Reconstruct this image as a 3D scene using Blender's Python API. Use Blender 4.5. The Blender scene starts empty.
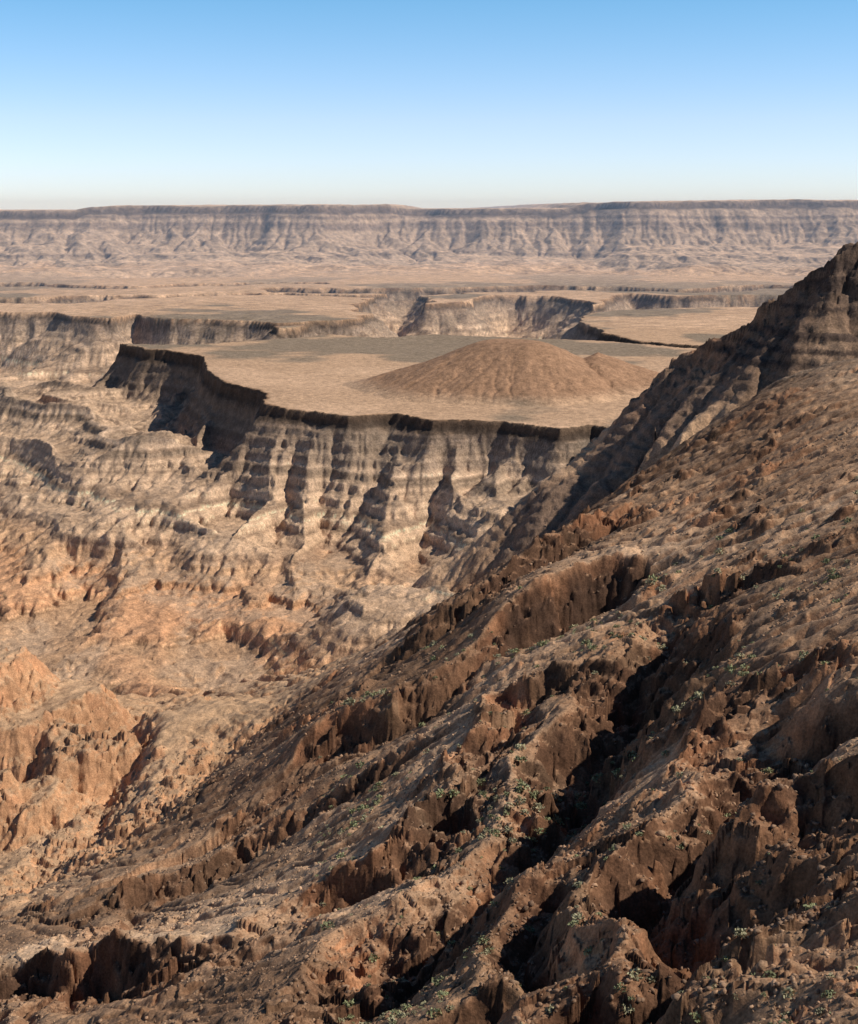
import bpy, math, numpy as np, time
from mathutils import Vector
T0=time.time()
rng=np.random.default_rng(7)
F32=np.float32
# ------------------------------------------------------------------ camera
FPX=1407.0; PITCH=math.radians(12.1)
sc=bpy.context.scene
cam=bpy.data.cameras.new("camera"); co=bpy.data.objects.new("camera",cam); sc.collection.objects.link(co)
cam.sensor_fit='VERTICAL'; cam.sensor_height=24.0; cam.lens=FPX/1024*24.0
cam.clip_start=1.0; cam.clip_end=80000
co.location=(0,0,0); co.rotation_euler=(math.radians(90)-PITCH,0,0)
sc.camera=co
cp,sp=math.cos(PITCH),math.sin(PITCH)
def P(px,py,z):
    u=(px-429)/FPX; v=(512-py)/FPX
    dy=cp+v*sp; dz=-sp+v*cp
    t=z/dz
    return (u*t,dy*t)
# ------------------------------------------------------------------ noise
def h2(ix,iy,seed):
    n=(ix.astype(np.uint32)*np.uint32(374761393)+iy.astype(np.uint32)*np.uint32(668265263)+np.uint32((seed*2246822519)&0xffffffff))
    n=(n^(n>>np.uint32(13)))*np.uint32(1274126177)
    n=n^(n>>np.uint32(16))
    return n
def hf(ix,iy,seed):
    return (h2(ix,iy,seed)&np.uint32(0xffff)).astype(F32)*F32(1/65535.)
def vn(x,y,seed=0):
    fx=np.floor(x); fy=np.floor(y)
    ix=fx.astype(np.int32); iy=fy.astype(np.int32)
    u=(x-fx).astype(F32); v=(y-fy).astype(F32)
    u=u*u*(3-2*u); v=v*v*(3-2*v)
    a=hf(ix,iy,seed); b=hf(ix+1,iy,seed); c=hf(ix,iy+1,seed); d=hf(ix+1,iy+1,seed)
    a+= (b-a)*u; c+=(d-c)*u
    return (a+(c-a)*v)*2-1
def fbm(x,y,o=4,seed=0,g=.5):
    s=0;a=1.0;t=0
    for k in range(o):
        s=s+a*vn(x+17.3*k,y-9.1*k,seed+k*13); t+=a; a*=g
        x,y=(x*1.6-y*1.2),(x*1.2+y*1.6)
    return s/t*1.5
def rid(x,y,o=3,seed=0,g=.5):
    s=0;a=1.0;t=0
    for k in range(o):
        s=s+a*(1-2*np.abs(vn(x,y,seed+k*7))); t+=a; a*=g
        x,y=(x*1.6-y*1.2),(x*1.2+y*1.6)
    return s/t
def facet(x,y,seed,tilt=1.2):
    """broken rock: every Voronoi cell is a block with its own height and tilt"""
    fx=np.floor(x); fy=np.floor(y); ix=fx.astype(np.int32); iy=fy.astype(np.int32); u=(x-fx).astype(F32); v=(y-fy).astype(F32)
    best=np.full(x.shape,9,F32); val=np.zeros(x.shape,F32)
    for i in (-1,0,1):
        for j in (-1,0,1):
            h=h2(ix+i,iy+j,seed)
            ax=u-i-(h&np.uint32(255)).astype(F32)/255; ay=v-j-((h>>np.uint32(8))&np.uint32(255)).astype(F32)/255
            d=ax*ax+ay*ay
            r=((h>>np.uint32(16))&np.uint32(255)).astype(F32)/127.5-1; q=((h>>np.uint32(24))&np.uint32(255)).astype(F32)*F32(6.283/255)
            vv=r*.6+tilt*(ax*np.cos(q)+ay*np.sin(q))
            k=d<best; best=np.where(k,d,best); val=np.where(k,vv,val)
    return val
def ss(a,b,x):
    t=np.clip((x-a)/(b-a),0,1); return t*t*(3-2*t)
def smax(a,b,k):
    h=np.clip(.5+.5*(a-b)/k,0,1)
    return b+(a-b)*h+k*h*(1-h)
# ------------------------------------------------------------------ grid
NF=880
thf=np.linspace(-math.radians(20),math.radians(20),NF)
k=np.linspace(0,1,28)[1:]
ext=math.radians(20)+ (k**1.6)*math.radians(50)
th=np.concatenate([-ext[::-1],thf,ext])
def seg(a,b,n): return list(np.exp(np.linspace(math.log(a),math.log(b),n,endpoint=False)))
rr=np.array(seg(4,70,50)+seg(70,180,330)+seg(180,700,800)+seg(700,1150,350)+seg(1150,2300,600)+seg(2300,4800,280)+seg(4800,6800,330)+seg(6800,40000,50)+[40000.])
th=th.astype(F32); rr=rr.astype(F32)
NR,NC=len(rr),len(th)
TH=np.broadcast_to(th[None,:],(NR,NC)); R=np.broadcast_to(rr[:,None],(NR,NC))
X=(R*np.sin(TH)).astype(F32); Y=(R*np.cos(TH)).astype(F32)
sT=np.sin(th)[None,:]; cT=np.cos(th)[None,:]
def grad(Z,rs=None):
    r_=rr if rs is None else rr[rs]
    zr=np.gradient(Z,r_,axis=0); zt=np.gradient(Z,th,axis=1)/r_[:,None]
    return (zr*sT+zt*cT).astype(F32),(zr*cT-zt*sT).astype(F32)
# ------------------------------------------------------------------ base TPS
ctl=[
(858,380,-94),(858,450,-103),(858,550,-105),(858,650,-102),(858,800,-96),(858,1000,-84),(800,1150,-68),
(780,450,-119),(770,380,-108),(700,425,-142),(700,470,-138),(700,550,-137),(780,550,-120),(760,650,-118),(760,800,-107),(740,1000,-92),
(620,500,-158),(600,580,-157),(640,700,-136),(640,850,-120),(600,1000,-108),(600,1150,-90),
(560,545,-162),(500,590,-168),(500,700,-166),(500,850,-152),(440,640,-186),(400,760,-184),(400,900,-156),(400,1000,-138),(400,1150,-115),
(330,720,-206),(300,800,-213),(300,900,-190),(230,850,-225),(200,930,-197),(200,1000,-175),(200,1150,-145),
(100,890,-240),(100,950,-215),(0,960,-226),(0,1010,-204),(0,1150,-165),(-200,1000,-222),(-200,1150,-180),
(120,820,-272),(50,780,-306),(0,850,-306),(0,740,-312),(100,700,-312),(200,715,-302),(30,690,-316),
(150,665,-342),(20,655,-344),(260,670,-322),(330,640,-325),(430,600,-312),(520,545,-300),(600,500,-262),(380,590,-322),
(250,600,-332),(100,600,-330),(0,560,-310),(100,520,-292),(0,470,-272),(-200,600,-335),(-200,750,-315),(-200,880,-290),
(180,440,-278),(60,400,-275),(400,400,-335),(400,350,-335),(0,360,-315),(0,330,-335),(-300,330,-335),(1100,330,-300),(858,320,-270),
(0,260,-335),(500,260,-335),(1100,260,-335),(-500,260,-335),
(1100,450,-92),(1100,650,-84),(1100,900,-72),(1500,700,-60),(1500,400,-80),(-600,700,-300),
]
cx=[];cv=[]
for a,b,z in ctl:
    x,y=P(a,b,z); cx.append((math.atan2(x,y)*1.6,math.log(math.hypot(x,y)))); cv.append(z)
cx=np.array(cx);cv=np.array(cv,float)
def U(d2): return np.where(d2>1e-12,d2*np.log(d2+1e-12),0)
n=len(cx)
D2=((cx[:,None]-cx[None])**2).sum(-1)
A=np.zeros((n+3,n+3)); A[:n,:n]=U(D2)+np.eye(n)*2e-3; A[:n,n]=1; A[:n,n+1:]=cx; A[n,:n]=1; A[n+1:,:n]=cx.T
w=np.linalg.solve(A,np.concatenate([cv,[0,0,0]]))
ri=np.arange(0,NR,8); ri=np.append(ri,NR-1) if ri[-1]!=NR-1 else ri
ci=np.arange(0,NC,6); ci=np.append(ci,NC-1) if ci[-1]!=NC-1 else ci
qa=np.clip(th[ci],-.75,.75)[None,:]*1.6+np.zeros((len(ri),1)); qb=np.clip(np.log(rr[ri]),math.log(70),9.2)[:,None]+np.zeros((1,len(ci)))
Zc=w[n]+w[n+1]*qa+w[n+2]*qb
for i in range(n): Zc+=w[i]*U((qa-cx[i,0])**2+(qb-cx[i,1])**2)
tmp=np.empty((len(ri),NC))
for i in range(len(ri)): tmp[i]=np.interp(np.arange(NC),ci,Zc[i])
Z=np.empty((NR,NC),F32)
fi=np.interp(np.arange(NR),ri,np.arange(len(ri))); i0=np.minimum(fi.astype(int),len(ri)-2); ft=(fi-i0)[:,None]
Z[:]=tmp[i0]*(1-ft)+tmp[i0+1]*ft
Z=np.maximum(Z,-348)
rim=-1.7-R*.74
Z=np.where(R<70,rim+(Z-rim)*ss(35,70,R),Z).astype(F32)
# ------------------------------------------------------------------ helpers polygons
def polydist(pts,X,Y,closed=True):
    pts=np.array(pts,F32); m=len(pts); best=np.full(X.shape,1e18,F32); ins=np.zeros(X.shape,bool)
    rng_=range(m) if closed else range(m-1)
    for i in rng_:
        a=pts[i]; b=pts[(i+1)%m]; e=b-a; L=float(e@e)
        wx=X-a[0]; wy=Y-a[1]
        t=np.clip((wx*e[0]+wy*e[1])/L,0,1)
        d=(wx-t*e[0])**2+(wy-t*e[1])**2
        best=np.minimum(best,d)
        if closed:
            c=((a[1]>Y)!=(b[1]>Y))
            if abs(e[1])>1e-6:
                ins^= c & (X < a[0]+(Y-a[1])*e[0]/e[1])
    d=np.sqrt(best)
    return np.where(ins,-d,d) if closed else d
def linedist(pts,X,Y,vals=None):
    pts=np.array(pts,F32); best=np.full(X.shape,1e18,F32); sg=np.zeros(X.shape,F32); v=np.zeros(X.shape,F32); tt=np.zeros(X.shape,F32)
    m=len(pts)
    for i in range(m-1):
        a=pts[i]; b=pts[i+1]; e=b-a; L=float(e@e)
        wx=X-a[0]; wy=Y-a[1]
        t=np.clip((wx*e[0]+wy*e[1])/L,0,1)
        d=(wx-t*e[0])**2+(wy-t*e[1])**2
        k=d<best
        best=np.where(k,d,best); sg=np.where(k,np.sign(e[0]*wy-e[1]*wx),sg); tt=np.where(k,(i+t)/(m-1),tt)
        if vals is not None: v=np.where(k,vals[i]+(vals[i+1]-vals[i])*t,v)
    return np.sqrt(best),sg,v,tt
def rows(a,b):
    i=np.searchsorted(rr,a); j=np.searchsorted(rr,b); return slice(int(i),int(j))
# ------------------------------------------------------------------ mesas
ZT=-200.0
prof=lambda d:np.interp(d,[-1,0,3,8,40,95,180,300,430,700,1200],[0,0,-9,-12,-37,-70,-104,-136,-152,-178,-230]).astype(F32)
profL=lambda d:np.interp(d,[-1,0,3,8,45,90,160,300,430,700,1200],[0,0,-14,-18,-62,-84,-104,-134,-150,-178,-230]).astype(F32)
hard=np.zeros((NR,NC),F32)
top=np.zeros((NR,NC),F32)
s=rows(850,9000); x,y=X[s],Y[s]
# large spurs and side valleys on the lower canyon floor
spw=ss(930,1080,R[s])*ss(2500,2000,R[s])*ss(60,-80,x)
qx=(x*.80+y*.60)+fbm(x/170,y/170,2,141)*45; qy=(-x*.60+y*.80)+fbm(x/170,y/170,2,143)*45
Z[s]+=spw*((1-2.4*np.abs(vn(qx/150,qy/520,145)))*40+ (1-2*np.abs(vn(qx/62+3,qy/190,147)))*11-2)
fl=-352+fbm(x/50,y/50,2,149)*2
Z[s]=np.where(spw>0,smax(Z[s],fl,8),Z[s])
wx=x+fbm(x/120,y/120,2,3)*19+fbm(x/18,y/18,3,4)*2.6; wy=y+fbm(x/120,y/120,2,53)*19+fbm(x/18,y/18,3,54)*2.6
lw=fbm(x/260,y/260,2,91)
mesaA=[P(a,b,ZT) for a,b in [(126,343),(165,351),(196,357),(205,366),(222,378),(248,391),(264,407),(300,409),(340,414),(400,414),(440,420),(500,419),(540,428),(580,424),(610,428),(628,412),(665,402),(720,395),(790,380),(790,350),(700,348),(600,340),(520,337),(430,334),(380,337),(330,333),(250,341),(190,344)]]
dA=polydist(mesaA,wx,wy)
rib=(1-2*np.abs(vn((x+fbm(x/60,y/60,2,97)*10)/46,y/190,99)))
dA=dA+np.where(dA>0,np.minimum(dA,170)*(lw*.2+.16*fbm(x/70,y/70,2,93)-.31*rib*ss(5,45,dA)),0)
flat=fbm(x/220,y/220,3,5)*2.6
leftw=ss(-150,-215,x)
zA=ZT+prof(dA)*(1-leftw)+profL(dA)*leftw+flat*ss(0,30,-dA)
hx,hy=P(502,387,ZT)
hd=np.hypot((wx-hx)/1.1,(wy-hy)/.95)
hill=64*np.clip(1-hd/168,0,1)**1.1; hill=np.where(hd<40,hill-(40-hd)**2*.006,hill)
hd2=np.hypot((wx-hx-110),(wy-hy-20)); hill=np.maximum(hill,38*np.clip(1-hd2/140,0,1)**1.1)
zA=zA+hill*ss(0,10,-dA)
far=[P(a,b,ZT) for a,b in [(-900,309),(-200,309),(0,311),(60,313),(108,319),(128,314),(200,318),(290,325),(350,323),(366,313),(345,303),(380,297),(425,295),(440,304),(475,300),(500,295),(560,297),(590,305),(610,294),(700,297),(760,294),(858,297),(1300,295)]]+[(9000,6000),(9000,45000),(-9000,45000),(-9000,6000)]
wx2=x+fbm(x/220,y/220,4,31)*60; wy2=y+fbm(x/220,y/220,4,37)*90
dF=polydist(far,wx2,wy2)
def cut(pts,wd):
    d,_,_,t=linedist([P(a,b,ZT) for a,b in pts],wx2,wy2)
    return wd-d
dF=np.maximum(dF,cut([(-200,299),(60,301),(120,297),(270,293),(370,296),(431,292)],75))
dF=np.maximum(dF,cut([(300,289),(420,290),(560,288),(690,290),(800,287),(1000,288)],95))
dF=np.maximum(dF,cut([(-300,283),(0,284),(140,287),(300,283)],60))
dF=np.maximum(dF,cut([(640,312),(720,303),(800,300)],50))
dF=dF+np.where(dF>0,dF*.4*fbm(x/110,y/110,2,95),0)
zF=ZT+prof(np.maximum(dF,-1))+fbm(x/500,y/500,3,6)*4*ss(0,60,-dF)
mC=[P(a,b,ZT) for a,b in [(562,320),(590,333),(640,342),(700,346),(760,348),(950,350),(1100,330),(900,309),(700,307),(610,309)]]
dC=polydist(mC,wx2*.5+wx*.5,wy2*.5+wy*.5)
zC=ZT+prof(np.maximum(dC,-1))
Zs=Z[s]
zz=smax(zA,np.maximum(zF,zC),4)
Z[s]=smax(Zs,zz,12)
on=np.maximum(np.maximum(ss(0,6,-dA),ss(0,10,-dF)),ss(0,10,-dC))
top[s]=on
dM=np.full((NR,NC),1e4,F32); dM[s]=np.minimum(np.minimum(dA,dF),dC)
hillm=np.zeros((NR,NC),F32); hillm[s]=ss(0,12,hill)*on
# ------------------------------------------------------------------ peak ridge at right
rp=[(1400,225,-5),(1050,232,-16),(900,238,-22),(852,242,-25),(832,248,-34),(808,268,-53),(778,294,-72),(745,322,-94),(705,338,-106),(680,352,-120),(655,385,-152),(640,402,-172)]
rd=[1150,1120,1100,1090,1090,1100,1120,1150,1170,1190,1240,1290]
pts=[];vals=[]
for (a,b,_),d in zip(rp,rd):
    zq=-d*math.tan(PITCH+math.atan((b-512)/FPX)); px_,py_=P(a,b,zq); pts.append((px_,py_)); vals.append(zq)
s=rows(750,1900); x,y=X[s],Y[s]
wx=x+fbm(x/45,y/45,3,73)*9; wy=y+fbm(x/45,y/45,3,77)*9
d,sg,v,_=linedist(pts,wx,wy,vals)
zr=v-np.interp(d,[0,5,10,18,45,100,200,420,1500],[0,0,12,18,44,88,165,340,1200]).astype(F32)
crag=ss(60,0,d)
zr=zr+crag*facet(x/20,y/20,8)*2.5*ss(0,12,d)
hard[s]=np.maximum(hard[s],ss(70,15,d)*.9)
top[s]*=1-ss(-6,6,zr-Z[s])
ridgem=np.zeros((NR,NC),F32); ridgem[s]=ss(-4,8,zr-Z[s])
Z[s]=smax(Z[s],zr,10)
# ------------------------------------------------------------------ far escarpment
s=rows(3600,45000); x,y=X[s],Y[s]
edge=6050+fbm(x/1300,x*0+.3,3,201)*420+fbm(x/300,y/300,3,202)*40
wob=rid(x/520,y/900,2,205)*170+60
dE=edge-y
dE=dE+wob*ss(10,320,dE)-60*ss(0,200,dE)
k=6300/FPX
zt=np.interp(x+fbm(x/200,y/200,2,3)*30,[-9000,(110-429)*k,(125-429)*k,(395-429)*k,(415-429)*k,(560-429)*k,(580-429)*k,(760-429)*k,9000],[-2,0,19,24,8,9,34,44,44]).astype(F32)
zE=zt+np.interp(dE,[-4000,0,6,30,110,190,205,420,620,900,1500,2200],[6,0,-26,-34,-76,-106,-118,-178,-208,-228,-244,-264]).astype(F32)
escm=np.zeros((NR,NC),F32); escm[s]=ss(-6,6,zE-Z[s])
Z[s]=smax(Z[s],zE,10)
dEf=np.full((NR,NC),-1e4,F32); dEf[s]=edge-y
# ------------------------------------------------------------------ near crags and ravines
s=rows(70,1000); x,y=X[s],Y[s]
wx=x+fbm(x/40,y/40,3,103)*11+fbm(x/9,y/9,3,104)*2.2; wy=y+fbm(x/40,y/40,3,107)*11+fbm(x/9,y/9,3,108)*2.2
dz=np.zeros_like(x); cm=np.zeros_like(x); darkm=np.zeros_like(x)
amp=np.clip(.85+.7*fbm(x/50,y/50,3,111),.25,1.5)
def scarp(pl,A,L,w_=5,upleft=1,dark=.5):
    global dz,cm,darkm
    d,sg,_,t=linedist([P(*q) for q in pl],wx,wy)
    sd=d*sg*upleft
    f=np.interp(t,[0,.08,.92,1],[.4,1,1,.4]).astype(F32)*amp
    dz=dz+A*f*np.where(sd>0,.5*np.exp(-np.abs(sd)/L),-.5*np.exp(-np.abs(sd)/(L*1.3)))*ss(0,w_,np.abs(sd))
    cm=np.maximum(cm,np.minimum(f*1.3,1)*ss(-20,-4,sd)*ss(10,1,sd))
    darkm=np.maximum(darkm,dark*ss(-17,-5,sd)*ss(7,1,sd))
    return sd,t
def ravine(pl,Dp,W):
    global dz,cm
    d,sg,_,t=linedist([P(*q) for q in pl],wx,wy)
    f=np.interp(t,[0,.12,.9,1],[.2,1,1,.5]).astype(F32)*(.6+.4*amp)
    dz=dz-Dp*f*np.clip(1-d/W,0,1)**1.15
    cm=np.maximum(cm,f*ss(W*1.2,W*.4,d))
scarp([(640,578,-152),(600,586,-156),(540,600,-162),(480,650,-174),(400,700,-188),(320,745,-204),(260,790,-216)],26,30,8,-1,1)
sd2,t2=scarp([(470,790,-168),(400,850,-172),(330,890,-182),(280,925,-190),(210,965,-192),(100,980,-205),(0,972,-220),(-80,965,-228)],16,20,4,-1,.8)
bench=np.zeros((NR,NC),F32); bench[s]=ss(3,7,sd2)*ss(20,11,sd2)*ss(.35,.5,t2)
scarp([(420,745,-182),(340,785,-204),(250,830,-218),(180,870,-226),(110,900,-236)],12,16,6,-1,.8)
scarp([(760,575,-122),(700,580,-134),(670,590,-140)],8,12,2,-1)
scarp([(620,515,-158),(540,560,-166),(470,600,-176),(400,650,-194)],13,14,5,-1)
scarp([(900,790,-92),(820,800,-98),(740,850,-106),(690,890,-110),(660,960,-106)],11,13,5,-1)
scarp([(640,640,-140),(560,650,-150),(500,690,-162),(480,760,-162)],16,14,4,-1,.2)
scarp([(860,640,-102),(800,660,-110),(740,700,-118),(700,760,-120)],5,10,3,-1)
ravine([(665,600,-142),(640,680,-142),(600,730,-144),(545,800,-146),(480,860,-152),(400,930,-158),(340,1010,-152)],26,25)
ravine([(800,700,-112),(740,790,-114),(690,860,-116),(645,950,-112),(620,1040,-106),(600,1120,-100)],19,15)
ravine([(560,880,-136),(520,950,-134),(480,1030,-126)],11,12)
ravine([(260,720,-272),(190,790,-268),(130,850,-268),(0,890,-284)],12,34)
ravine([(150,700,-308),(118,760,-300),(90,830,-286),(20,880,-286)],11,26)
for (a,b,z,rad_,hh) in [(35,745,-312,50,26),(-50,735,-312,60,24),(85,775,-304,26,16),(20,815,-305,30,13),(-60,820,-305,40,14)]:
    ox,oy=P(a,b,z); d=np.hypot(wx-ox,(wy-oy)*.85)
    prf=ss(rad_*1.15,rad_*.72,d)
    dz=dz+hh*prf; cm=np.maximum(cm,.8*ss(rad_*1.25,rad_,d)*ss(rad_*.55,rad_*.8,d))
Z[s]+=dz
hard[s]=np.maximum(hard[s],np.clip(cm,0,1))
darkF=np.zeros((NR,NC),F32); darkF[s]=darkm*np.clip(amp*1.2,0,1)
mx_,my_=P(170,735,-296); d=np.hypot(wx-mx_,(wy-my_)*.7); Z[s]+=17*ss(75,0,d)
oc=ss(.35,.75,fbm(x/34,y/26,3,121))*ss(950,820,R[s])
hard[s]=np.maximum(hard[s],oc*.55)
Z[s]+=oc*1.8
# ------------------------------------------------------------------ stream-power erosion on regular patches
def sample(F,fr,fc):
    i=np.clip(fr.astype(np.int32),0,NR-2); j=np.clip(fc.astype(np.int32),0,NC-2); a=(fr-i).astype(F32); b=(fc-j).astype(F32)
    return (F[i,j]*(1-a)+F[i+1,j]*a)*(1-b)+(F[i,j+1]*(1-a)+F[i+1,j+1]*a)*b
def spl(x0,x1,y0,y1,dx,KT,iters,talus,seed,fade,kfun,hfun,rmin,rmax,pl=70,pa=3.):
    gx=np.arange(x0,x1,dx); gy=np.arange(y0,y1,dx); nx,ny=len(gx),len(gy)
    GX,GY=np.meshgrid(gx,gy); RG=np.hypot(GX,GY); TG=np.arctan2(GX,GY)
    fr=np.interp(RG,rr,np.arange(NR)); fc=np.interp(TG,th,np.arange(NC))
    h0=sample(Z,fr,fc).astype(np.float64)
    kk=np.clip(kfun(fr,fc),0,1.5)
    pert=fbm(GX/(dx*4),GY/(dx*4),3,seed)*dx*.5+fbm(GX/pl,GY/pl,3,seed+3)*pa
    h=h0+pert*np.minimum(kk,1)
    kk=kk*(1+.45*fbm(GX/(dx*22),GY/(dx*22),3,seed+5))
    N=nx*ny; idx=np.arange(N).reshape(ny,nx)
    nb=[(0,1,1),(1,0,1),(0,-1,1),(-1,0,1),(1,1,1.4142),(1,-1,1.4142),(-1,1,1.4142),(-1,-1,1.4142)]
    inner=np.zeros((ny,nx),bool); inner[1:-1,1:-1]=True
    lim=hfun(fr,fc)*talus
    dt=KT/iters
    r3=np.random.default_rng(seed)
    for it in range(iters):
        best=np.zeros((ny,nx)); rc=idx.copy(); dist=np.ones((ny,nx))
        hj=h+r3.normal(size=h.shape)*dx*.03
        for a,b,l in nb:
            o=np.roll(h,(-a,-b),(0,1)); oj=np.roll(hj,(-a,-b),(0,1)); s_=(h-oj)/l
            m=(s_>best)&(h>o)&inner
            best=np.where(m,s_,best); rc=np.where(m,np.roll(idx,(-a,-b),(0,1)),rc); dist=np.where(m,l,dist)
        rcf=rc.ravel(); d=(rcf!=idx.ravel()).astype(np.int32); p=rcf.copy()
        for _ in range(12):
            d=d+d[p]; p=p[p]
        order=np.argsort(d,kind='stable'); cnt=np.bincount(d); off=np.concatenate([[0],np.cumsum(cnt)])
        Aacc=np.full(N,dx*dx,float)
        for lv in range(len(cnt)-1,0,-1):
            ii=order[off[lv]:off[lv+1]]; np.add.at(Aacc,rcf[ii],Aacc[ii])
        Fv=dt*kk.ravel()*np.minimum(Aacc,3e5)**.45/(dx*dist.ravel())
        hf_=h.ravel().copy()
        for lv in range(1,len(cnt)):
            ii=order[off[lv]:off[lv+1]]; f=Fv[ii]; hf_[ii]=(hf_[ii]+f*hf_[rcf[ii]])/(1+f)
        h=hf_.reshape(ny,nx)
        for _ in range(2):
            acc=np.zeros_like(h)
            for a,b in ((0,1),(1,0)):
                df=h[a:,b:]-h[:ny-a,:nx-b]
                l_=np.minimum(lim[a:,b:],lim[:ny-a,:nx-b])*dx
                ex=np.sign(df)*np.maximum(np.abs(df)-l_,0)*.22
                acc[a:,b:]-=ex; acc[:ny-a,:nx-b]+=ex
            h=h+acc
    D=(h-h0)
    D=.7*D+.075*(np.roll(D,1,0)+np.roll(D,-1,0)+np.roll(D,1,1)+np.roll(D,-1,1))
    e=np.minimum(np.minimum(GX-x0,x1-dx-GX),np.minimum(GY-y0,y1-dx-GY)); D=D*ss(0,fade,e)
    s=rows(rmin,rmax)
    wxx=X[s]+fbm(X[s]/(dx*4),Y[s]/(dx*4),2,seed+9)*dx*.9; wyy=Y[s]+fbm(X[s]/(dx*4),Y[s]/(dx*4),2,seed+11)*dx*.9
    u=(wxx-x0)/dx; v=(wyy-y0)/dx
    ok=(u>=0)&(u<nx-1.001)&(v>=0)&(v<ny-1.001)
    u=np.clip(u,0,nx-1.001); v=np.clip(v,0,ny-1.001); i=v.astype(np.int32); j=u.astype(np.int32); a=v-i; b=u-j
    val=(D[i,j]*(1-a)+D[i+1,j]*a)*(1-b)+(D[i,j+1]*(1-a)+D[i+1,j+1]*a)*b
    Z[s]+=np.where(ok,val,0).astype(F32)
kmid=lambda fr,fc:.02+.98*ss(5,35,sample(dM,fr,fc))+.10*sample(hillm,fr,fc)
lmid=lambda fr,fc:1+6*ss(14,8,sample(dM,fr,fc))
spl(-1300,1300,2200,4300,6,.9,22,.75,61,120,kmid,lmid,2150,4500,110,5)
spl(-1000,620,870,2420,3,1.7,36,.90,67,60,lambda fr,fc:kmid(fr,fc)*(1-.85*sample(ridgem,fr,fc)),lambda fr,fc:lmid(fr,fc)*(1+1.0*sample(ridgem,fr,fc)),850,2600,50,5)
spl(-4200,4200,4300,6500,12,1.5,30,.74,71,200,lambda fr,fc:.01+ss(30,110,sample(dEf,fr,fc))*ss(1900,1200,sample(dEf,fr,fc)),lambda fr,fc:1+6*ss(50,30,sample(dEf,fr,fc)),4200,7600,300,24)
spl(-480,330,95,960,1.6,.6,28,1.15,79,25,lambda fr,fc:1-.5*sample(hard,fr,fc)*ss(-235,-205,sample(Z,fr,fc)),lambda fr,fc:1+1.8*sample(hard,fr,fc)*ss(-255,-225,sample(Z,fr,fc)),90,1050,25,.6)
# ------------------------------------------------------------------ strata
def terr(z,layers):
    zi=[layers[0]];zo=[layers[0]]
    for si,so,hi,ho in layers[1]:
        zi+= [zi[-1]+si, zi[-1]+si+hi]; zo+=[zo[-1]+so, zo[-1]+so+ho]
    zi=np.array(zi);zo=np.array(zo)
    zo=zo[0]+(zo-zo[0])*(zi[-1]-zi[0])/(zo[-1]-zo[0])
    zi=np.concatenate([[zi[0]-200],zi]); zo=np.concatenate([[zo[0]-200],zo])
    return np.interp(z,zi,zo).astype(F32)
r2=np.random.default_rng(3)
L=[(9,3,4,12),(10,5,2,6),(9,5,3,7)];tot=37
while tot<135:
    a=r2.uniform(4,14); b=r2.uniform(1.2,3.2); L.append((a,a*.55,b,b+a*.45)); tot+=a+b
s=rows(820,4300)
z=Z[s]; nz=fbm(X[s]/180,Y[s]/180,3,301)*4
zt_=terr(z+nz,(-348.,L))-nz
nz2=fbm(X[s]/40,Y[s]/40,2,305)*1.3
ph=(zt_+nz2)/4.3+1.6*vn(zt_/11,zt_*0+.3,307); zt_=zt_-.42*4.3/(2*math.pi)*np.sin(2*math.pi*ph)*1.1
m=ss(.0,.7,fbm(X[s]/65,Y[s]/65,3,309)*.8+.45)*ss(2,14,dM[s])*ss(-205,-212,z)*(1-ridgem[s])
m=m*ss(820,900,R[s])*(.84-.3*ss(-120,-260,X[s])*ss(-240,-270,z))
Z[s]+= (zt_-z)*m
s=rows(70,1000); x,y=X[s],Y[s]
q=Z[s]+x*.10-y*.04+fbm(x/35,y/35,3,311)*5
st=7.0; q0=q/st; fr=q0-np.floor(q0); led=(ss(.72,.95,fr)-fr)*st
Z[s]+=led*(.14*ss(.2,.8,fbm(x/70,y/70,3,313))+.38*hard[s])*ss(930,840,R[s])
s=rows(850,1500); x,y=X[s],Y[s]
q=Z[s]+fbm(x/35,y/35,3,315)*5; q0=q/8; fr=q0-np.floor(q0); led=(ss(.7,.95,fr)-fr)*8
Z[s]+=led*.3*ridgem[s]*ss(30,70,X[s])
s=rows(4700,7500); x,y=X[s],Y[s]
q=Z[s]+fbm(x/300,y/300,2,317)*5; q0=q/24; fr=q0-np.floor(q0); led=(ss(.6,.95,fr)-fr)*24
Z[s]+=led*.22*escm[s]
# ------------------------------------------------------------------ fine relief
s=rows(70,1000); x,y=X[s],Y[s]; g=ss(990,850,R[s])
wa=x+fbm(x/8,y/8,2,441)*1.2; wb=y+fbm(x/8,y/8,2,443)*1.2
f1=facet(wa/14,wb/12,451,1.6); f2=facet(wa/5.5,wb/5,453,1.5); f3=facet(x/2.1,y/2.1,455)
Z[s]+=g*(fbm(x/13,y/13,3,401)*.6+(.18+.5*ss(.05,.6,fbm(x/25,y/25,2,457)))*(f2*.6+f3*.32)+fbm(x/1.3,y/1.3,2,405)*.08)
Z[s]+=g*hard[s]*(rid(x/23,y/18,2,407)*1.5+f1*2.3+f2*1.15+f3*.38)
s=rows(850,3400); x,y=X[s],Y[s]; g=ss(850,980,R[s])*(1-.85*top[s])
Z[s]+=g*(fbm(x/26,y/26,3,421)*.8+facet(x/9,y/9,423)*.7+facet(x/4,y/4,424)*.25)
Z[s]+=g*ridgem[s]*hard[s]*(facet(x/15,y/15,425)*3.0+facet(x/7,y/7,426)*1.2)
s=rows(2900,7500); x,y=X[s],Y[s]; g=ss(2900,3300,R[s])
Z[s]+=g*escm[s]*fbm(x/60,y/60,3,431)*3
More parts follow.
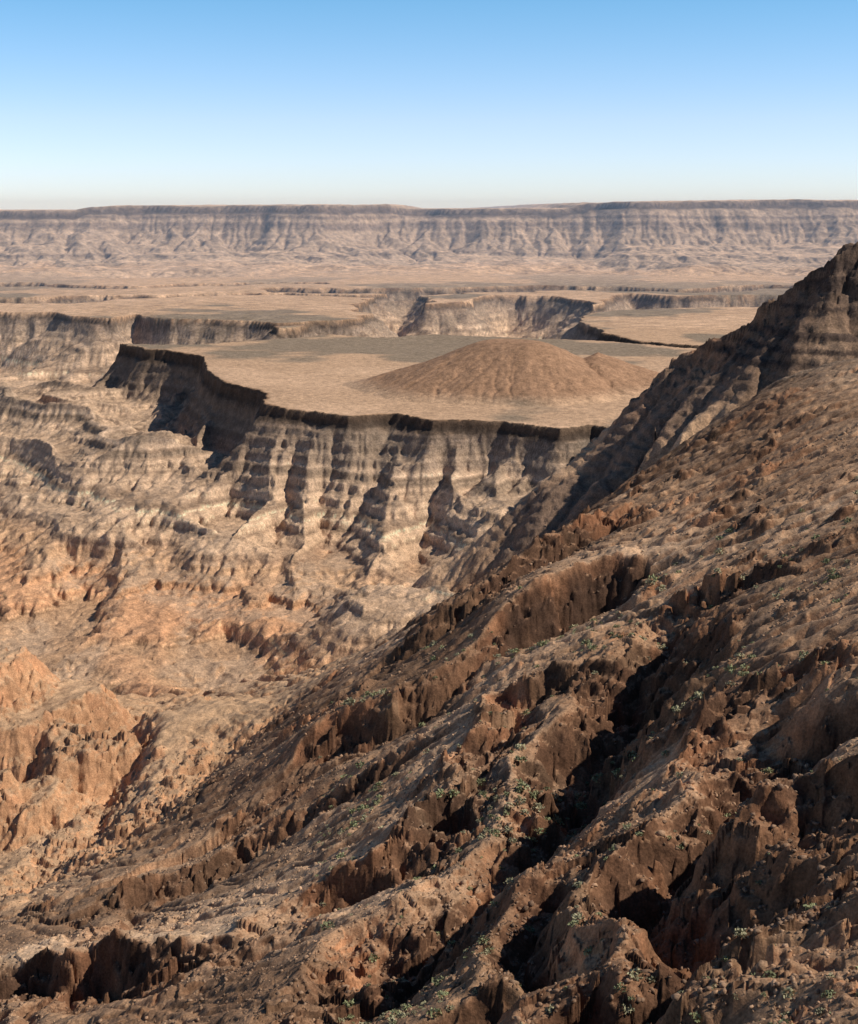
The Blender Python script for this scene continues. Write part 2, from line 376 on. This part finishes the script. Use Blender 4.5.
# ------------------------------------------------------------------ colour (albedo; left faces of mesa and peak carry painted shade)
gx,gy=grad(Z); SL=np.sqrt(gx*gx+gy*gy)
C=np.zeros((NR,NC,3),F32)
def col(r,g,b): return np.array([r,g,b],F32)
def mixc(C,c,m): return C+(c-C)*m[...,None]
n1=fbm(X/90,Y/90,4,501); n2=fbm(X/14,Y/14,3,503); n3=fbm(X/420,Y/420,4,505)
steep=ss(.62,1.15,SL)
C[:]=col(.315,.218,.15)
C=mixc(C,col(.44,.325,.235),ss(-.1,.7,n1)); C=mixc(C,col(.18,.118,.08),ss(.1,.8,-n1+n2*.4)*.85)
zb=Z+fbm(X/180,Y/180,3,301)*3
kz=[-350,-342,-336,-325,-318,-312,-308,-300,-296,-286,-282,-272,-268,-258,-254,-246,-240,-232,-222,-214,-200]
kc=[(.36,.26,.185),(.38,.265,.18),(.45,.275,.175),(.46,.285,.18),(.40,.285,.20),(.49,.345,.235),(.25,.18,.135),(.54,.415,.31),(.33,.255,.195),(.55,.43,.33),(.21,.165,.13),(.54,.425,.33),(.27,.215,.17),(.52,.41,.32),(.17,.14,.115),(.47,.375,.30),(.20,.165,.14),(.38,.31,.255),(.21,.175,.15),(.17,.14,.12),(.055,.043,.038)]
kc=np.array(kc)
st=np.stack([np.interp(zb,kz,kc[:,i]) for i in range(3)],-1).astype(F32)
band=vn(zb/1.9,zb*0+.5,511)*.5+vn(zb/.8+.1,n1*.3,513)*.35
st*=(1+.8*band*ss(.2,.7,SL))[...,None]
mid=ss(800,980,R)*ss(1,3,dM)*(1-ridgem)*(1-escm)
C=mixc(C,st,mid*(.8+.2*steep))
scree=ss(.0,.5,fbm(X/38,Y/60,3,523))
C=mixc(C,col(.38,.30,.235),mid*ss(.85,.4,SL)*scree*.6)
C=mixc(C,col(.20,.168,.14),mid*ss(-275,-235,Z)*ss(.1,.5,fbm(X/45,Y/90,3,525))*.6)
# dark grey scree at the neck between mesa and ridge
nkx,nky=P(640,440,-215); nd=np.hypot(X-nkx,(Y-nky)*.6)
C=mixc(C,col(.125,.115,.105),mid*ss(85,45,nd)*.8)
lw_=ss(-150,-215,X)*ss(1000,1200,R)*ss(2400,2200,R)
C=mixc(C,col(.11,.088,.075),mid*lw_*ss(65,25,dM)*.7)  # dark talus near the cap; the left face's shade is put into this colour
low=ss(1000,850,R)*ss(-235,-270,Z)
C=mixc(C,col(.42,.31,.215),low*.8); C=mixc(C,col(.47,.30,.19),low*steep*.9)
nl=1-.75*low
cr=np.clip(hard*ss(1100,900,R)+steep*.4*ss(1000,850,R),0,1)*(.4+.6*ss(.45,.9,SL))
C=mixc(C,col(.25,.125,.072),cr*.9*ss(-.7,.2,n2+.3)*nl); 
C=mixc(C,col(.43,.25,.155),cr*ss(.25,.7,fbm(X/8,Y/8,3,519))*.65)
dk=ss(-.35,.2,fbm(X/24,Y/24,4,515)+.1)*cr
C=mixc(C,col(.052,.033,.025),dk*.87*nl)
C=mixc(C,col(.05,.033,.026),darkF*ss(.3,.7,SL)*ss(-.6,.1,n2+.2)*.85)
C=mixc(C,col(.11,.07,.048),ss(.1,.6,fbm(X/55+3,Y/75,4,517))*ss(1000,850,R)*.62*nl)
C=mixc(C,col(.47,.37,.28),bench*.75)
C=mixc(C,col(.16,.124,.105),ridgem*ss(.5,-.3,n1)*.8); C=mixc(C,col(.36,.22,.145),ridgem*hard*ss(-.2,.5,n2)*ss(-60,-95,Z)); 
C=mixc(C,col(.062,.048,.044),ridgem*ss(190,240,X)*ss(-150,-105,Z)*(.75+.2*np.sign(vn(zb/5,zb*0,527))))  # dark layered peak rock, darkened further to paint in its left face's shade
pt=np.zeros_like(C); pt[:]=col(.40,.295,.215)
pt=mixc(pt,col(.16,.148,.125),ss(-.02,.16,n3+.25*n1)*.8)
pt=mixc(pt,col(.47,.35,.26),ss(.2,.5,-n3+.3*n1)*.7)
pt=mixc(pt,col(.27,.18,.125),hillm)
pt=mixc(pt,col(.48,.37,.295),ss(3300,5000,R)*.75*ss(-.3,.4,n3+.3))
C=mixc(C,pt,top*(1-ridgem)*(1-escm))
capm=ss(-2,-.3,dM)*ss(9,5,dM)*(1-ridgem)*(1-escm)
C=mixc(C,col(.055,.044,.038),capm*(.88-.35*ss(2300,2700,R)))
ze=Z+fbm(X/300,Y/300,2,317)*5
ec=np.zeros_like(C); ec[:]=col(.30,.245,.205)
ec=mixc(ec,col(.16,.13,.115),ss(.2,.7,vn(ze/14,ze*0,521)+.4*ss(.5,1.2,SL))*.8)
ec=mixc(ec,col(.48,.38,.305),ss(.4,.1,SL)*.9)
ec=mixc(ec,col(.075,.06,.055),ss(-5,5,dEf)*ss(40,20,dEf)*.85)
C=mixc(C,ec,escm)
C*=(1+.10*n2)[...,None]
C*=np.array([1.20,1.02,.84],F32)
C=np.clip(C,.02,.62)
# ------------------------------------------------------------------ materials
def mat_terrain(name,sc_big,sc_small,bd,bs):
    m=bpy.data.materials.new(name); m.use_nodes=True; nt=m.node_tree; N=nt.nodes; Lk=nt.links
    b=N["Principled BSDF"]; b.inputs["Roughness"].default_value=.95
    b.inputs["Specular IOR Level"].default_value=.1
    at=N.new("ShaderNodeAttribute"); at.attribute_name="Col"
    geo=N.new("ShaderNodeNewGeometry")
    n1=N.new("ShaderNodeTexNoise"); n1.inputs["Scale"].default_value=sc_big; n1.inputs["Detail"].default_value=8; n1.inputs["Roughness"].default_value=.68
    for q in (n1,): Lk.new(geo.outputs["Position"],q.inputs["Vector"])
    n2=N.new("ShaderNodeTexNoise"); n2.inputs["Scale"].default_value=sc_small; n2.inputs["Detail"].default_value=3; n2.inputs["Roughness"].default_value=.7
    Lk.new(geo.outputs["Position"],n2.inputs["Vector"])
    r=N.new("ShaderNodeMapRange"); r.inputs[1].default_value=.3; r.inputs[2].default_value=.7; r.inputs[3].default_value=.62; r.inputs[4].default_value=1.34
    Lk.new(n1.outputs[0],r.inputs[0])
    r2=N.new("ShaderNodeMapRange"); r2.inputs[1].default_value=.3; r2.inputs[2].default_value=.7; r2.inputs[3].default_value=.6; r2.inputs[4].default_value=1.4
    Lk.new(n2.outputs[0],r2.inputs[0])
    mu=N.new("ShaderNodeMath"); mu.operation='MULTIPLY'; Lk.new(r.outputs[0],mu.inputs[0]); Lk.new(r2.outputs[0],mu.inputs[1])
    vm=N.new("ShaderNodeVectorMath"); vm.operation='SCALE'; Lk.new(at.outputs["Color"],vm.inputs[0]); Lk.new(mu.outputs[0],vm.inputs["Scale"])
    Lk.new(vm.outputs[0],b.inputs["Base Color"])
    bu=N.new("ShaderNodeBump"); bu.inputs["Distance"].default_value=bd; bu.inputs["Strength"].default_value=bs
    Lk.new(n1.outputs[0],bu.inputs["Height"]); Lk.new(bu.outputs[0],b.inputs["Normal"])
    return m
def build(name,i0,i1,mat):
    V=np.stack([X[i0:i1],Y[i0:i1],Z[i0:i1]],-1).reshape(-1,3).astype(F32)
    nr=i1-i0; idx=np.arange(nr*NC,dtype=np.int32).reshape(nr,NC)
    q=np.stack([idx[:-1,:-1],idx[:-1,1:],idx[1:,1:],idx[1:,:-1]],-1).reshape(-1)
    me=bpy.data.meshes.new(name); nq=len(q)//4
    me.vertices.add(len(V)); me.vertices.foreach_set("co",V.ravel())
    me.loops.add(len(q)); me.loops.foreach_set("vertex_index",q)
    me.polygons.add(nq); me.polygons.foreach_set("loop_start",np.arange(0,nq*4,4,dtype=np.int32))
    a=me.color_attributes.new("Col",'FLOAT_COLOR','POINT')
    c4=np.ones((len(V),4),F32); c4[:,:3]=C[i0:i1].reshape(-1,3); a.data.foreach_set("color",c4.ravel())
    me.update(calc_edges=True)
    me.materials.append(mat)
    o=bpy.data.objects.new(name,me); sc.collection.objects.link(o); return o
iA=int(np.searchsorted(rr,900)); iB=int(np.searchsorted(rr,2450)); iC=int(np.searchsorted(rr,4700))
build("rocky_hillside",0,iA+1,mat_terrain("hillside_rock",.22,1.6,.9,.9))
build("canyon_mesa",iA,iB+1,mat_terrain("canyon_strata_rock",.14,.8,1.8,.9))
build("desert_plain_ground",iB,iC+1,mat_terrain("plain_ground",.03,.2,4,.5))
build("distant_escarpment",iC,NR,mat_terrain("escarpment_rock",.012,.06,14,.7))
# ------------------------------------------------------------------ boulders
def merged(name,V,Fq,nv,mat,cols=None):
    me=bpy.data.meshes.new(name)
    me.vertices.add(len(V)); me.vertices.foreach_set("co",V.astype(F32).ravel())
    me.loops.add(Fq.size); me.loops.foreach_set("vertex_index",Fq.astype(np.int32).ravel())
    me.polygons.add(len(Fq)); me.polygons.foreach_set("loop_start",np.arange(0,Fq.size,nv,dtype=np.int32))
    if cols is not None:
        a=me.color_attributes.new("Col",'FLOAT_COLOR','POINT'); c4=np.ones((len(V),4),F32); c4[:,:3]=cols; a.data.foreach_set("color",c4.ravel())
    me.update(calc_edges=True); me.materials.append(mat)
    o=bpy.data.objects.new(name,me); sc.collection.objects.link(o); return o
t=(1+5**.5)/2
iv=np.array([(-1,t,0),(1,t,0),(-1,-t,0),(1,-t,0),(0,-1,t),(0,1,t),(0,-1,-t),(0,1,-t),(t,0,-1),(t,0,1),(-t,0,-1),(-t,0,1)])/math.hypot(1,t)
ifc=np.array([(0,11,5),(0,5,1),(0,1,7),(0,7,10),(0,10,11),(1,5,9),(5,11,4),(11,10,2),(10,7,6),(7,1,8),(3,9,4),(3,4,2),(3,2,6),(3,6,8),(3,8,9),(4,9,5),(2,4,11),(6,2,10),(8,6,7),(9,8,1)])
NB=18000
r0,r1=int(np.searchsorted(rr,95)),int(np.searchsorted(rr,720))
c0,c1=27,27+NF
ii=rng.integers(r0,r1,NB*4); jj=rng.integers(c0,c1,NB*4)
dens=(.35+.5*hard[ii,jj]+.4*fbm(X[ii,jj]/40,Y[ii,jj]/40,2,601))*(SL[ii,jj]<1.0)
k=rng.random(NB*4)<dens; ii=ii[k][:NB]; jj=jj[k][:NB]; nb=len(ii)
sz=.10+.4*rng.random(nb)**4+ .5*(rng.random(nb)**9)+R[ii,jj]*.0005
Vr=iv[None]*(1+rng.uniform(-.4,.4,(nb,12,1)))
Vr=Vr*rng.uniform(.5,1.25,(nb,1,3))
an=rng.uniform(0,6.28,nb); ca,sa=np.cos(an)[:,None],np.sin(an)[:,None]
vx=Vr[...,0]*ca-Vr[...,1]*sa; vy=Vr[...,0]*sa+Vr[...,1]*ca
Vb=np.stack([vx,vy,Vr[...,2]*.8],-1)*sz[:,None,None]+np.stack([X[ii,jj],Y[ii,jj],Z[ii,jj]+sz*.1],-1)[:,None,:]
Fb=(ifc[None]+np.arange(nb)[:,None,None]*12).reshape(-1,3)
cb=np.repeat((.6*C[ii,jj]+.4*np.array([.34,.23,.155]))*rng.uniform(.65,1.25,(nb,1)),12,axis=0)
merged("scattered_boulders",Vb.reshape(-1,3),Fb,3,mat_terrain("boulder_rock",.8,4,.2,.6),np.clip(cb,.03,.5))
# ------------------------------------------------------------------ desert shrubs
NS=1500; NLf=50
ii=rng.integers(r0,int(np.searchsorted(rr,600)),NS*14); jj=rng.integers(c0+330,c1,NS*14)
wgt=.03+.25*ss(.1,.7,fbm(X[ii,jj]/30,Y[ii,jj]/30,3,611))
gxs,gys=P(600,745,-146); dgul=np.hypot(X[ii,jj]-gxs,Y[ii,jj]-gys); wgt=wgt+.9*np.exp(-(dgul/24)**2)
wgt=wgt*(SL[ii,jj]<1.05)
k=rng.random(NS*14)<wgt; ii=ii[k][:NS]; jj=jj[k][:NS]; ns=len(ii)
rad=(.4+1.0*rng.random(ns)**2)*(.6+R[ii,jj]/420)
th_=rng.uniform(0,6.28,(ns,NLf)); ph_=np.arccos(rng.uniform(0,1,(ns,NLf))); rd_=rng.uniform(.45,1,(ns,NLf))
cen=np.stack([np.sin(ph_)*np.cos(th_)*rd_,np.sin(ph_)*np.sin(th_)*rd_,np.cos(ph_)*rd_*.85],-1)*rad[:,None,None]
cen+=np.stack([X[ii,jj],Y[ii,jj],Z[ii,jj]-.02],-1)[:,None,:]
u=rng.normal(size=(ns,NLf,3)); u/=np.linalg.norm(u,axis=-1,keepdims=True); v=np.cross(u,rng.normal(size=(ns,NLf,3))); v/=np.linalg.norm(v,axis=-1,keepdims=True)
ls=(rad*.2)[:,None,None]
Q=np.stack([cen-u*ls-v*ls*.5,cen+u*ls-v*ls*.5,cen+u*ls+v*ls*.5,cen-u*ls+v*ls*.5],2).reshape(-1,3)
Fs=np.arange(len(Q)).reshape(-1,4)
base=np.where(rng.random((ns,1))<.6,np.array([[.21,.215,.10]]),np.array([[.30,.27,.155]]))*rng.uniform(.65,1.3,(ns,1))
cs=np.repeat(base,NLf*4,axis=0)
ms=bpy.data.materials.new("shrub_foliage"); ms.use_nodes=True; nt=ms.node_tree; at=nt.nodes.new("ShaderNodeAttribute"); at.attribute_name="Col"
nt.links.new(at.outputs["Color"],nt.nodes["Principled BSDF"].inputs["Base Color"]); nt.nodes["Principled BSDF"].inputs["Roughness"].default_value=.8
merged("desert_shrubs",Q,Fs,4,ms,cs)
# ------------------------------------------------------------------ haze: air volume over the distant plain
me=bpy.data.meshes.new("haze")
bx=(-14000,14000,2300,13000,-600,80)
vv=[(a,b,c) for a in bx[:2] for b in bx[2:4] for c in bx[4:]]
me.from_pydata(vv,[],[(0,1,3,2),(4,6,7,5),(0,4,5,1),(2,3,7,6),(0,2,6,4),(1,5,7,3)])
hz=bpy.data.objects.new("haze",me); sc.collection.objects.link(hz)
mh=bpy.data.materials.new("haze_air"); mh.use_nodes=True; nt=mh.node_tree; nt.nodes.clear()
o=nt.nodes.new("ShaderNodeOutputMaterial"); vs=nt.nodes.new("ShaderNodeVolumeScatter"); vs.inputs["Color"].default_value=(.58,.76,1,1); vs.inputs["Density"].default_value=7.5e-5; vs.inputs["Anisotropy"].default_value=.0
nt.links.new(vs.outputs[0],o.inputs["Volume"]); me.materials.append(mh)
# ------------------------------------------------------------------ light
EL=math.radians(44); AZ=math.radians(99)
S=Vector((math.cos(EL)*math.sin(AZ),math.cos(EL)*math.cos(AZ),math.sin(EL)))
ld=bpy.data.lights.new("sun",'SUN'); ld.energy=5.0; ld.angle=math.radians(.5); ld.color=(1,.95,.86)
lo=bpy.data.objects.new("sun",ld); lo.rotation_euler=S.to_track_quat('Z','Y').to_euler(); lo.location=(300,0,500); sc.collection.objects.link(lo)
W=bpy.data.worlds.new("World"); sc.world=W; W.use_nodes=True; nt=W.node_tree
sk=nt.nodes.new("ShaderNodeTexSky"); sk.sky_type='NISHITA'; sk.sun_disc=False; sk.sun_elevation=EL; sk.sun_rotation=AZ; sk.altitude=900; sk.air_density=1.0; sk.dust_density=.2; sk.ozone_density=2.5
tc=nt.nodes.new("ShaderNodeTexCoord"); sx=nt.nodes.new("ShaderNodeSeparateXYZ"); nt.links.new(tc.outputs["Generated"],sx.inputs[0])
mr=nt.nodes.new("ShaderNodeMapRange"); mr.inputs[1].default_value=0; mr.inputs[2].default_value=.3; nt.links.new(sx.outputs[2],mr.inputs[0])
cr_=nt.nodes.new("ShaderNodeValToRGB"); e=cr_.color_ramp.elements
def half(c): return tuple(v*.5 for v in c)+(1,)
e[0].position=0; e[0].color=half((.98,1.05,1.34)); e[1].position=1; e[1].color=half((.32,.47,.60))
q=e.new(.2); q.color=half((.96,1.01,1.26)); q=e.new(.46); q.color=half((.62,.94,1.12))
nt.links.new(mr.outputs[0],cr_.inputs[0])
mx=nt.nodes.new("ShaderNodeVectorMath"); mx.operation='MULTIPLY'
nt.links.new(sk.outputs[0],mx.inputs[0]); nt.links.new(cr_.outputs[0],mx.inputs[1])
m2=nt.nodes.new("ShaderNodeVectorMath"); m2.operation='SCALE'; m2.inputs["Scale"].default_value=2.0; nt.links.new(mx.outputs[0],m2.inputs[0])
bg=nt.nodes["Background"]; bg.inputs["Strength"].default_value=.13
nt.links.new(m2.outputs[0],bg.inputs["Color"])
sc.view_settings.view_transform='Standard'; sc.view_settings.look='None'; sc.view_settings.exposure=0
